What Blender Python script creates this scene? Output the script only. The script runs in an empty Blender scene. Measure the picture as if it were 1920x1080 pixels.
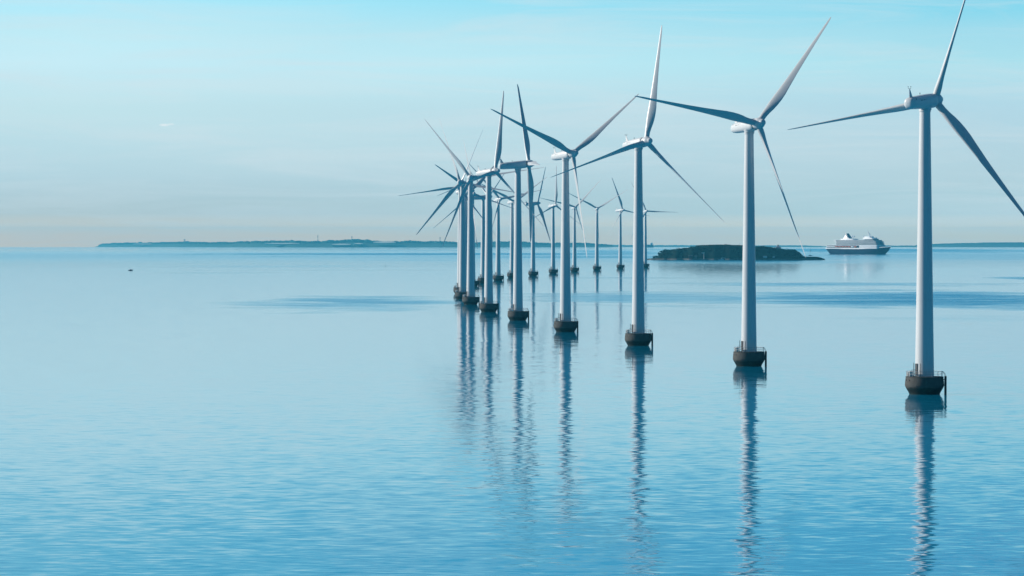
import bpy, bmesh, math, random
from mathutils import Vector, Matrix, noise
R = math.radians
random.seed(7)

# ------------------------------------------------------------------ camera, sky, sun
F_PX, EYE_Y, CAM_H, RE = 7004.6, 443.1, 34.45, 8.4e6     # focal length in photo px, eye level row, camera height, effective earth radius
scene = bpy.context.scene
col = scene.collection
cam_data = bpy.data.cameras.new('camera')
cam_data.lens = F_PX / 1920 * 36
cam_data.sensor_width = 36
cam_data.clip_start = 1.0
cam_data.clip_end = 120000
cam = bpy.data.objects.new('camera', cam_data)
cam.location = (0, 0, CAM_H)
cam.rotation_euler = (R(90) - math.atan((540 - EYE_Y) / F_PX), 0, 0)
col.objects.link(cam)
scene.camera = cam

SUN_AZ, SUN_EL = 76.0, 20.0        # degrees to the left of the view, and above the horizon
to_sun = Vector((-math.sin(R(SUN_AZ)) * math.cos(R(SUN_EL)), math.cos(R(SUN_AZ)) * math.cos(R(SUN_EL)), math.sin(R(SUN_EL))))
sun_data = bpy.data.lights.new('sun', 'SUN')
sun_data.energy = 5.0
sun_data.angle = R(0.6)
sun_data.color = (1.0, 0.93, 0.85)
sun = bpy.data.objects.new('sun', sun_data)
sun.rotation_euler = (-to_sun).to_track_quat('-Z', 'Y').to_euler()
col.objects.link(sun)

vs = scene.view_settings
vs.view_transform = 'Standard'; vs.look = 'None'; vs.exposure = 0.0; vs.gamma = 1.0; vs.use_curve_mapping = False

def lin(r, g, b):
    f = lambda c: (c / 255 / 12.92) if c / 255 <= 0.04045 else ((c / 255 + 0.055) / 1.055) ** 2.4
    return (f(r), f(g), f(b), 1.0)

class NT:
    """small helper to write node graphs"""
    def __init__(s, tree):
        s.t = tree; s.n = tree.nodes; s.l = tree.links; s.n.clear()
    def node(s, kind, **kw):
        n = s.n.new(kind)
        for k, v in kw.items(): setattr(n, k, v)
        return n
    def put(s, sock, v):
        if isinstance(v, bpy.types.NodeSocket): s.l.new(v, sock)
        elif v is not None: sock.default_value = v
    def math(s, op, a, b=None, c=None, clamp=False):
        n = s.node('ShaderNodeMath', operation=op); n.use_clamp = clamp
        s.put(n.inputs[0], a); s.put(n.inputs[1], b)
        if c is not None: s.put(n.inputs[2], c)
        return n.outputs[0]
    def mix(s, f, a, b, mode='MIX'):
        n = s.node('ShaderNodeMix', data_type='RGBA', blend_type=mode)
        s.put(n.inputs[0], f); s.put(n.inputs[6], a); s.put(n.inputs[7], b)
        return n.outputs[2]
    def ramp(s, f, stops, interp='LINEAR'):
        n = s.node('ShaderNodeValToRGB'); cr = n.color_ramp; cr.interpolation = interp
        while len(cr.elements) < len(stops): cr.elements.new(0.5)
        for e, (p, c) in zip(cr.elements, stops): e.position = p; e.color = c
        s.put(n.inputs[0], f); return n.outputs[0]
    def sep(s, v):
        n = s.node('ShaderNodeSeparateXYZ'); s.put(n.inputs[0], v); return n.outputs
    def comb(s, x, y, z):
        n = s.node('ShaderNodeCombineXYZ'); s.put(n.inputs[0], x); s.put(n.inputs[1], y); s.put(n.inputs[2], z); return n.outputs[0]
    def noise(s, vec, scale=1.0, detail=2.0, rough=0.5, dist=0.0):
        n = s.node('ShaderNodeTexNoise'); s.put(n.inputs['Vector'], vec)
        n.inputs['Scale'].default_value = scale; n.inputs['Detail'].default_value = detail
        n.inputs['Roughness'].default_value = rough; n.inputs['Distortion'].default_value = dist
        return n.outputs

world = bpy.data.worlds.new('World'); scene.world = world; world.use_nodes = True
w = NT(world.node_tree)
gen = w.node('ShaderNodeTexCoord').outputs['Generated']
dx, dy, dz = w.sep(gen)
elev = w.math('SQRT', w.math('MAXIMUM', dz, 0.0))
def s_el(row): return math.sqrt(max(0.0, (EYE_Y - row) / F_PX))
# linear sky radiance at photo rows, left and right edge of the view (what lies behind the haze)
SKY_ROWS = [442, 425, 400, 365, 332, 270, 202, 120, 60, 2]
SKY_L = [(1.0343, 0.5902, 0.2692), (0.8913, 0.6583, 0.4434), (0.5205, 0.5818, 0.5734), (0.4457, 0.592, 0.6419), (0.4853, 0.6624, 0.73), (0.5233, 0.7298, 0.7941), (0.5421, 0.7672, 0.8234), (0.5954, 0.8614, 0.9401), (0.5248, 0.834, 0.9215), (0.4194, 0.8262, 0.9662)]
SKY_R = [(0.9156, 0.7596, 0.5301), (0.9282, 0.8287, 0.6379), (0.4995, 0.67, 0.7079), (0.455, 0.6459, 0.7088), (0.4716, 0.6506, 0.7216), (0.4631, 0.6615, 0.749), (0.4467, 0.6778, 0.7856), (0.399, 0.7406, 0.8395), (0.3469, 0.6993, 0.8291), (0.1767, 0.6512, 0.8408)]
HI_L = [(0.275, lin(134, 214, 240)), (0.34, lin(62, 184, 226)), (0.48, lin(40, 130, 180)), (0.70, lin(20, 96, 146)), (1.0, lin(14, 78, 128))]
HI_R = [(0.265, lin(78, 188, 226)), (0.295, lin(0, 163, 215)), (0.48, lin(0, 128, 188)), (0.70, lin(12, 82, 132)), (1.0, lin(10, 70, 118))]
left = w.ramp(elev, [(s_el(r), tuple(c) + (1,)) for r, c in zip(SKY_ROWS, SKY_L)] + HI_L)
right = w.ramp(elev, [(s_el(r), tuple(c) + (1,)) for r, c in zip(SKY_ROWS, SKY_R)] + HI_R)
side = w.math('MULTIPLY_ADD', dx, 4.2, 0.5, clamp=True)
skycol = w.mix(side, left, right)
# soft cirrus, stretched along the horizon
mp = w.node('ShaderNodeMapping'); w.put(mp.inputs[0], gen); mp.inputs['Scale'].default_value = (5.0, 5.0, 62.0)
c1 = w.noise(mp.outputs[0], 2.2, 7.0, 0.62, 1.0)[0]
cfac = w.math('MULTIPLY', w.ramp(c1, [(0.45, (0, 0, 0, 1)), (0.75, (1, 1, 1, 1))]), 0.5)
skycol = w.mix(cfac, skycol, lin(214, 226, 232))
mp2 = w.node('ShaderNodeMapping'); w.put(mp2.inputs[0], gen); mp2.inputs['Scale'].default_value = (3.0, 3.0, 30.0); mp2.inputs['Location'].default_value = (3, 1, 7)
c2 = w.noise(mp2.outputs[0], 1.0, 3.0, 0.5, 0.3)[0]
skycol = w.mix(w.math('MULTIPLY', w.ramp(c2, [(0.45, (0, 0, 0, 1)), (0.7, (1, 1, 1, 1))]), 0.16), skycol, lin(150, 196, 216))
# one small bright cloud low on the left
for cx_, cz_, rx_, rz_, am in ((-.0926, .02965, .0016, .00042, .75), (-.0908, .02985, .0011, .00035, .45)):
    q1 = w.math('MULTIPLY_ADD', dx, 1 / rx_, -cx_ / rx_); q2 = w.math('MULTIPLY_ADD', dz, 1 / rz_, -cz_ / rz_)
    q2 = w.math('ADD', q2, w.math('MULTIPLY_ADD', c1, 2.0, -1.0))
    qq = w.math('ADD', w.math('MULTIPLY', q1, q1), w.math('MULTIPLY', q2, q2))
    skycol = w.mix(w.math('MULTIPLY', w.math('SUBTRACT', 1.0, qq, clamp=True), am), skycol, lin(232, 238, 242))
# the half of the sky behind the camera, away from the sun, is dimmer
back = w.ramp(w.math('MULTIPLY_ADD', dy, 0.5, 0.5), [(0.0, (0.22, 0.48, 0.58, 1)), (0.62, (0.36, 0.60, 0.70, 1)), (0.93, (1, 1, 1, 1)), (1.0, (1, 1, 1, 1))])
skycol = w.mix(1.0, skycol, back, 'MULTIPLY')
nishita = w.node('ShaderNodeTexSky', sky_type='NISHITA')
nishita.sun_disc = False; nishita.sun_elevation = R(SUN_EL); nishita.sun_rotation = R(-SUN_AZ)
nishita.air_density = 1.0; nishita.dust_density = 0.3; nishita.ozone_density = 2.0
bg1 = w.node('ShaderNodeBackground'); w.put(bg1.inputs[0], skycol); bg1.inputs[1].default_value = 1.0
bg2 = w.node('ShaderNodeBackground'); w.put(bg2.inputs[0], nishita.outputs[0]); bg2.inputs[1].default_value = 0.006
add = w.node('ShaderNodeAddShader'); w.l.new(bg1.outputs[0], add.inputs[0]); w.l.new(bg2.outputs[0], add.inputs[1])
wo = w.node('ShaderNodeOutputWorld'); w.l.new(add.outputs[0], wo.inputs[0])

cy = scene.cycles
cy.use_denoising = True
cy.max_bounces = 6; cy.volume_bounces = 1; cy.glossy_bounces = 3; cy.diffuse_bounces = 2; cy.transparent_max_bounces = 6
cy.sample_clamp_indirect = 4.0

# ------------------------------------------------------------------ helpers
def sea_z(x, y): return -(x * x + y * y) / (2 * RE)
def dist_at(row):
    k = (row - EYE_Y) / F_PX; a = 1 / (2 * RE)
    return (k - math.sqrt(max(k * k - 4 * a * CAM_H, 0))) / (2 * a)
def on_sea(px, row):
    d = dist_at(row); x = (px - 960) * d / F_PX
    return Vector((x, d, sea_z(x, d)))
def z_at(row, d): return CAM_H + (EYE_Y - row) * d / F_PX

def tag(o, label=None, cat=None, group=None, kind=None):
    if label: o['label'] = label
    if cat: o['category'] = cat
    if group: o['group'] = group
    if kind: o['kind'] = kind
    return o

class MB:
    """collects shapes into one mesh"""
    def __init__(s): s.v = []; s.f = []
    def add(s, v, f):
        n = len(s.v); s.v += [tuple(p) for p in v]; s.f += [tuple(i + n for i in q) for q in f]; return s
    def loops(s, rings, closed=True, cap0=True, cap1=True):
        m = len(rings[0]); v = [p for r in rings for p in r]; f = []
        for i in range(len(rings) - 1):
            for j in range(m if closed else m - 1):
                k = (j + 1) % m
                f.append((i * m + j, i * m + k, (i + 1) * m + k, (i + 1) * m + j))
        if cap0: f.append(tuple(reversed(range(m))))
        if cap1: f.append(tuple(range((len(rings) - 1) * m, len(rings) * m)))
        return s.add(v, f)
    def lathe(s, prof, n=32, M=None, cap=True):
        """prof: list of (radius, height) about Z"""
        rings = [[Vector((r * math.cos(2 * math.pi * i / n), r * math.sin(2 * math.pi * i / n), z)) for i in range(n)] for r, z in prof]
        if M: rings = [[M @ p for p in r] for r in rings]
        return s.loops(rings, True, cap, cap)
    def box(s, c, d, M=None, b=0.0):
        x, y, z = d[0] / 2, d[1] / 2, d[2] / 2
        if b:
            pts = [(x - b, y), (x, y - b), (x, -y + b), (x - b, -y), (-x + b, -y), (-x, -y + b), (-x, y - b), (-x + b, y)]
            pts = pts[::-1]
            rings = [[Vector((px * k, py * k2, zz)) + Vector(c) for px, py in pts] for k, k2, zz in
                     (((x - b) / x, (y - b) / y, -z), (1, 1, -z + b), (1, 1, z - b), ((x - b) / x, (y - b) / y, z))]
            if M: rings = [[M @ p for p in r] for r in rings]
            return s.loops(rings)
        v = [Vector((a, e, g)) + Vector(c) for a in (-x, x) for e in (-y, y) for g in (-z, z)]
        if M: v = [M @ p for p in v]
        return s.add(v, [(0, 1, 3, 2), (4, 6, 7, 5), (0, 4, 5, 1), (2, 3, 7, 6), (0, 2, 6, 4), (1, 5, 7, 3)])
    def tube(s, pts, r, n=8):
        pts = [Vector(p) for p in pts]; rings = []
        for i, p in enumerate(pts):
            t = (pts[min(i + 1, len(pts) - 1)] - pts[max(i - 1, 0)]).normalized()
            a = t.cross(Vector((0, 0, 1)) if abs(t.z) < 0.9 else Vector((1, 0, 0))).normalized(); b = t.cross(a)
            rr = r[i] if isinstance(r, (list, tuple)) else r
            rings.append([p + (a * math.cos(2 * math.pi * k / n) + b * math.sin(2 * math.pi * k / n)) * rr for k in range(n)])
        return s.loops(rings)
    def ring(s, R_, z, r, n=40, m=6, a0=0.0, a1=2 * math.pi, c=(0, 0)):
        full = abs(a1 - a0 - 2 * math.pi) < 1e-6
        rings = []
        cnt = n if full else n + 1
        for i in range(cnt):
            a = a0 + (a1 - a0) * i / n
            rings.append([Vector((c[0] + (R_ + r * math.cos(2 * math.pi * k / m)) * math.cos(a), c[1] + (R_ + r * math.cos(2 * math.pi * k / m)) * math.sin(a), z + r * math.sin(2 * math.pi * k / m))) for k in range(m)])
        if full: rings.append(rings[0])
        return s.loops(rings, True, not full, not full)
    def mesh(s, name, mat, smooth=40):
        me = bpy.data.meshes.new(name); me.from_pydata(s.v, [], s.f)
        bm = bmesh.new(); bm.from_mesh(me); bmesh.ops.remove_doubles(bm, verts=bm.verts, dist=1e-5)
        bmesh.ops.recalc_face_normals(bm, faces=bm.faces); bm.to_mesh(me); bm.free()
        if mat: me.materials.append(mat)
        if smooth:
            me.polygons.foreach_set('use_smooth', [True] * len(me.polygons))
            me.set_sharp_from_angle(angle=R(smooth))
        return me
    def build(s, name, mat, parent=None, smooth=40, M=None):
        o = bpy.data.objects.new(name, s.mesh(name, mat, smooth)); col.objects.link(o)
        if parent: o.parent = parent
        if M: o.matrix_local = M
        return o

def empty(name, loc=(0, 0, 0), rz=0.0, parent=None):
    o = bpy.data.objects.new(name, None); o.location = loc; o.rotation_euler = (0, 0, rz); o.empty_display_size = 2
    col.objects.link(o)
    if parent: o.parent = parent
    return o

# ------------------------------------------------------------------ materials
def principled(name, base, rough=0.5, metal=0.0, vary=0.0, vscale=1.0, spec=0.5, dark=None, darkamt=0.0, stretch=(1, 1, 1)):
    m = bpy.data.materials.new(name); m.use_nodes = True; n = NT(m.node_tree)
    p = n.node('ShaderNodeBsdfPrincipled'); out = n.node('ShaderNodeOutputMaterial'); n.l.new(p.outputs[0], out.inputs[0])
    p.inputs['Roughness'].default_value = rough; p.inputs['Metallic'].default_value = metal; p.inputs['Specular IOR Level'].default_value = spec
    base = tuple(base[:3]) + (1,)
    if vary or dark:
        tc = n.node('ShaderNodeTexCoord').outputs['Object']
        mp = n.node('ShaderNodeMapping'); n.put(mp.inputs[0], tc); mp.inputs['Scale'].default_value = stretch
        nz = n.noise(mp.outputs[0], vscale, 4.0, 0.6)[0]
        c = n.mix(n.ramp(nz, [(0.3, (0, 0, 0, 1)), (0.7, (1, 1, 1, 1))]), tuple(b * (1 - vary) for b in base[:3]) + (1,), tuple(min(1, b * (1 + vary)) for b in base[:3]) + (1,))
        if dark:
            nz2 = n.noise(mp.outputs[0], vscale * 2.3, 5.0, 0.65)[0]
            c = n.mix(n.math('MULTIPLY', n.ramp(nz2, [(0.55, (0, 0, 0, 1)), (0.75, (1, 1, 1, 1))]), darkamt), c, tuple(dark[:3]) + (1,))
        n.put(p.inputs['Base Color'], c)
        n.put(p.inputs['Roughness'], n.math('MULTIPLY_ADD', nz, 0.2, rough - 0.1))
    else: p.inputs['Base Color'].default_value = base
    return m

M_tower = principled('tower_paint', (0.60, 0.62, 0.62), 0.42, vary=0.05, vscale=0.5, dark=(0.38, 0.38, 0.36), darkamt=0.35, stretch=(1.6, 1.6, 0.10))
M_blade = principled('blade_gelcoat', (0.58, 0.60, 0.60), 0.38, vary=0.05, vscale=0.3, dark=(0.36, 0.35, 0.33), darkamt=0.4, stretch=(1.0, 1.0, 0.25))
M_nacelle = principled('nacelle_gelcoat', (0.64, 0.66, 0.66), 0.40, vary=0.04, vscale=0.6, dark=(0.40, 0.38, 0.34), darkamt=0.3)
M_steel = principled('galvanised_steel', (0.35, 0.37, 0.38), 0.5, metal=0.3, vary=0.15, vscale=3)
M_dark = principled('dark_steel', (0.03, 0.032, 0.035), 0.6, vary=0.2, vscale=2)
M_pile = principled('rusty_pile', (0.035, 0.026, 0.022), 0.8, vary=0.3, vscale=2)
M_yellow = principled('safety_paint', (0.45, 0.38, 0.22), 0.5)
M_cab = principled('cabinet_paint', (0.62, 0.60, 0.56), 0.5)
M_rust = principled('rust_streak', (0.16, 0.07, 0.035), 0.8, vary=0.3, vscale=3)

def concrete_mat():
    m = bpy.data.materials.new('foundation_concrete'); m.use_nodes = True; n = NT(m.node_tree)
    p = n.node('ShaderNodeBsdfPrincipled'); out = n.node('ShaderNodeOutputMaterial'); n.l.new(p.outputs[0], out.inputs[0])
    tc = n.node('ShaderNodeTexCoord').outputs['Object']; z = n.sep(tc)[2]
    a = n.noise(tc, 0.9, 6.0, 0.65)[0]
    mp = n.node('ShaderNodeMapping'); n.put(mp.inputs[0], tc); mp.inputs['Scale'].default_value = (2.2, 2.2, 0.25)
    b = n.noise(mp.outputs[0], 1.0, 4.0, 0.6)[0]
    c = n.mix(a, (0.045, 0.046, 0.042, 1), (0.105, 0.104, 0.096, 1))
    c = n.mix(n.math('MULTIPLY', n.ramp(b, [(0.5, (0, 0, 0, 1)), (0.7, (1, 1, 1, 1))]), 0.55), c, (0.045, 0.042, 0.036, 1))
    # wet, weedy splash zone: a tide mark on the concrete itself
    wet = n.ramp(n.math('MULTIPLY_ADD', a, 1.0, n.math('MULTIPLY_ADD', z, -0.9, 1.0)), [(0.0, (0, 0, 0, 1)), (0.35, (1, 1, 1, 1))])
    c = n.mix(wet, c, (0.010, 0.013, 0.009, 1))
    n.put(p.inputs['Base Color'], c); n.put(p.inputs['Roughness'], n.math('MULTIPLY_ADD', wet, -0.35, 0.85))
    p.inputs['Specular IOR Level'].default_value = 0.3
    bp = n.node('ShaderNodeBump'); bp.inputs['Strength'].default_value = 0.4; bp.inputs['Distance'].default_value = 0.08
    n.put(bp.inputs['Height'], a); n.l.new(bp.outputs[0], p.inputs['Normal'])
    return m
M_conc = concrete_mat()

# ------------------------------------------------------------------ the sea, curving away with the earth
def sea():
    b = MB(); radii = [0.0] + [60 * (30000 / 60) ** (i / 230) for i in range(231)]
    seg = 360; v = [(0, 0, 0)]; f = []
    for r in radii[1:]:
        for k in range(seg):
            a = 2 * math.pi * k / seg; x, y = r * math.sin(a), r * math.cos(a); v.append((x, y, sea_z(x, y)))
    for k in range(seg): f.append((0, 1 + (k + 1) % seg, 1 + k))
    for i in range(len(radii) - 2):
        for k in range(seg):
            k2 = (k + 1) % seg; a0 = 1 + i * seg; a1 = a0 + seg
            f.append((a0 + k, a0 + k2, a1 + k2, a1 + k))
    me = bpy.data.meshes.new('sea'); me.from_pydata(v, [], f)
    me.polygons.foreach_set('use_smooth', [True] * len(f))
    m = bpy.data.materials.new('calm_sea'); m.use_nodes = True; n = NT(m.node_tree)
    geo = n.node('ShaderNodeNewGeometry').outputs['Position']
    X, Y, Z = n.sep(geo)
    P = n.comb(X, Y, 0.0)
    # wind-ruffled patches, in metres on the sea
    wob = n.node('ShaderNodeMapping'); n.put(wob.inputs[0], P); wob.inputs['Scale'].default_value = (0.014, 0.010, 1)
    wn = n.noise(wob.outputs[0], 1.0, 4.0, 0.6)[1]
    wx, wy, _ = n.sep(wn)
    mask = None
    for (px0, px1, r0, r1, st) in PATCHES:
        rm = (r0 + r1) / 2; d0, d1 = dist_at(r1), dist_at(r0); dc = (d0 + d1) / 2
        cx = ((px0 + px1) / 2 - 960) * dist_at(rm) / F_PX; rx = (px1 - px0) / 2 * dist_at(rm) / F_PX; ry = max((d1 - d0) / 2, 4)
        ux = n.math('MULTIPLY_ADD', X, 1 / rx, -cx / rx); uy = n.math('MULTIPLY_ADD', Y, 1 / ry, -dc / ry)
        ux = n.math('ADD', ux, n.math('MULTIPLY_ADD', wx, 1.2, -0.6)); uy = n.math('ADD', uy, n.math('MULTIPLY_ADD', wy, 2.0, -1.0))
        q = n.math('ADD', n.math('MULTIPLY', ux, ux), n.math('MULTIPLY', uy, uy))
        g = n.math('MULTIPLY', n.math('MULTIPLY_ADD', q, -0.8, 1.1, clamp=True), st)
        mask = g if mask is None else n.math('MAXIMUM', mask, g)
    sk = n.node('ShaderNodeMapping'); n.put(sk.inputs[0], P); sk.inputs['Scale'].default_value = (0.012, 0.016, 1)
    sn = n.noise(sk.outputs[0], 1.0, 6.0, 0.68, 0.8)[0]
    mask = n.math('MULTIPLY', mask, n.math('MULTIPLY_ADD', sn, 3.2, -0.75, clamp=True))
    # small scattered cat's-paws far out
    cp = n.node('ShaderNodeMapping'); n.put(cp.inputs[0], P); cp.inputs['Scale'].default_value = (0.0035, 0.0012, 1)
    cn = n.noise(cp.outputs[0], 1.0, 5.0, 0.62)[0]
    far = n.math('MULTIPLY_ADD', Y, 1 / 6000.0, -0.55, clamp=True)
    mask = n.math('MAXIMUM', mask, n.math('MULTIPLY', n.math('MULTIPLY', n.ramp(cn, [(0.56, (0, 0, 0, 1)), (0.68, (1, 1, 1, 1))]), far), 0.22))
    # slopes of the ripples: three sizes, taken straight as a surface tilt so that far ripples keep their tilt
    def slopes(sc, sx, det, off):
        mp = n.node('ShaderNodeMapping'); n.put(mp.inputs[0], P); mp.inputs['Scale'].default_value = (sc * sx, sc, 1); mp.inputs['Location'].default_value = (off, off * 1.7, off * .3)
        mp.inputs['Rotation'].default_value = (0, 0, R(8))
        o = n.noise(mp.outputs[0], 1.0, det, 0.55)[1]
        a, b2, _ = n.sep(o)
        return n.math('SUBTRACT', a, 0.5), n.math('SUBTRACT', b2, 0.5)
    a1 = slopes(1 / 9.0, 1.0, 2.0, 3.1); a2 = slopes(1 / 3.0, 0.5, 2.0, 11.7); a3 = slopes(1 / 1.1, 0.38, 2.0, 5.3)
    # gentle large-scale variation of the ripple strength
    lv = n.node('ShaderNodeMapping'); n.put(lv.inputs[0], P); lv.inputs['Scale'].default_value = (1 / 160.0, 1 / 260.0, 1)
    ln = n.math('MULTIPLY_ADD', n.noise(lv.outputs[0], 1.0, 5.0, 0.6)[0], 1.8, 0.15)
    near = n.math('MULTIPLY_ADD', Y, -1 / 900.0, 1.45, clamp=True)          # livelier water towards the viewer
    def tot(i, kx):
        s = n.math('ADD', n.math('MULTIPLY', a1[i], S1 * kx), n.math('MULTIPLY', a2[i], S2 * kx))
        s = n.math('ADD', n.math('MULTIPLY', s, ln), n.math('MULTIPLY', n.math('MULTIPLY', a3[i], S3 * kx), n.math('MULTIPLY_ADD', near, 0.7, 0.3)))
        return n.math('MULTIPLY', s, n.math('ADD', n.math('MULTIPLY_ADD', mask, 8.0, 1.0), n.math('MULTIPLY', n.math('MULTIPLY_ADD', Y, 1 / 2500.0, -1.9, clamp=True), 2.0)))
    nx = n.math('ADD', tot(0, 2.8), n.math('MULTIPLY', X, 1 / RE)); ny = n.math('ADD', tot(1, 1.0), n.math('MULTIPLY', Y, 1 / RE))
    vn = n.node('ShaderNodeVectorMath', operation='NORMALIZE'); n.put(vn.inputs[0], n.comb(nx, ny, 1.0))
    p = n.node('ShaderNodeBsdfPrincipled'); out = n.node('ShaderNodeOutputMaterial'); n.l.new(p.outputs[0], out.inputs[0])
    p.inputs['Base Color'].default_value = (0.0, 0.27, 0.45, 1)
    p.inputs['IOR'].default_value = 1.26
    n.put(p.inputs['Roughness'], n.math('ADD', n.math('MULTIPLY_ADD', mask, 0.38, 0.04), n.math('MULTIPLY', n.math('MULTIPLY', n.math('MULTIPLY_ADD', Y, 1 / 2500.0, -1.6, clamp=True), n.math('MULTIPLY_ADD', Y, -1 / 3000.0, 3.6, clamp=True)), 0.09)))
    n.l.new(vn.outputs[0], p.inputs['Normal'])
    me.materials.append(m)
    o = bpy.data.objects.new('sea', me); col.objects.link(o); tag(o, kind='structure')
# (px0, px1, row0, row1, strength) of each darker streak, turned into metres on the water
PATCHES = [(1150, 1620, 487.5, 495, .16), (420, 850, 555, 581, .42), (1340, 2200, 545, 577, .62), (980, 1560, 546, 572, .36), (1230, 1900, 529, 537, .35), (1860, 2040, 518, 526, .5),
           (260, 760, 497, 503, .16), (270, 520, 509, 515, .16), (380, 880, 505, 508, .12), (330, 1240, 474.5, 478, .5), (560, 1000, 469, 471, .3),
           (1180, 2050, 466, 473, .6), (900, 1300, 480, 484, .22), (1060, 1240, 468, 476, .35), (880, 1180, 549, 553, .14), (1000, 1300, 519, 523, .2), (1550, 2000, 590, 604, .10)]
S1, S2, S3 = 0.014, 0.030, 0.052
sea()

# ------------------------------------------------------------------ wind turbines
BLADE_R = 38.0
def blade_mesh():
    b = MB(); rings = []
    st = [1.15, 2.0, 3.0, 4.2, 5.6, 7.2, 9.0, 11, 14, 18, 22, 26, 30, 33, 35.5, 37, 37.7, 38.0]
    chd = [1.62, 1.62, 1.68, 1.95, 2.4, 2.75, 2.88, 2.8, 2.45, 2.02, 1.68, 1.38, 1.1, .9, .78, .56, .36, .12]
    thk = [1.0, 1.0, .94, .74, .54, .45, .38, .34, .31, .29, .28, .27, .26, .25, .24, .22, .2, .2]
    tw = [16, 16, 16, 16, 15, 13, 11, 9, 7, 5, 3.5, 2.5, 1.5, 1, .5, 0, 0, 0]
    n = 24
    for r, c, t, w_ in zip(st, chd, thk, tw):
        k = min(1.0, max(0.0, (t - .34) / .6)) ** 0.8          # 1 = circle at the root, 0 = airfoil
        ring = []
        for i in range(n):
            a = 2 * math.pi * i / n
            cx, cy_ = math.cos(a) * .5, math.sin(a) * .5 * t
            s_ = (1 - math.cos(a)) / 2                             # 0 trailing .. 1 leading
            xx = 1 - s_                                            # 0 LE .. 1 TE
            yt = 5 * t * (.2969 * math.sqrt(max(xx, 0)) - .126 * xx - .3516 * xx * xx + .2843 * xx ** 3 - .1015 * xx ** 4)
            ax = xx - .5; ay = yt * (1 if math.sin(a) >= 0 else -0.75)
            x = cx * k + ax * (1 - k); y = cy_ * k + ay * (1 - k)
            off = .5 * (k) + .22 * 0                                # root centred; outboard the pitch axis is near the leading edge
            sh = (0.0 * k + 0.22 * (1 - k))
            X = (x + sh) * c; Y = y * c
            ca, sa = math.cos(R(w_)), math.sin(R(w_))
            ring.append(Vector((X * ca - Y * sa, X * sa + Y * ca, r)))
        rings.append(ring)
    b.loops(rings)
    return b.mesh('blade', M_blade, 50)

def superellipse(cy_, cz, w_, h, n=24, e=2.6):
    out = []
    for i in range(n):
        a = 2 * math.pi * i / n; c, s = math.cos(a), math.sin(a)
        out.append((cy_ + w_ * abs(c) ** (2 / e) * (1 if c >= 0 else -1), cz + h * abs(s) ** (2 / e) * (1 if s >= 0 else -1)))
    return out

TILT = R(5); OVER = 4.6; HUB_Z = 64.0
def nacelle_local():
    """+X points along the rotor axis; origin on the tower axis at hub height"""
    b = MB(); prof = [(-7.9, .25, .2), (-7.85, .75, .68), (-7.65, 1.08, 1.0), (-7.2, 1.28, 1.2), (-6.3, 1.40, 1.34), (-4, 1.5, 1.45), (-1, 1.62, 1.56), (2.2, 1.66, 1.6), (3.2, 1.64, 1.56), (3.4, 1.5, 1.44)]
    rings = [[Vector((x, y, z)) for y, z in superellipse(0, -.05, hw, hh, 28)] for x, hw, hh in prof]
    b.loops(rings); return b

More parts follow.
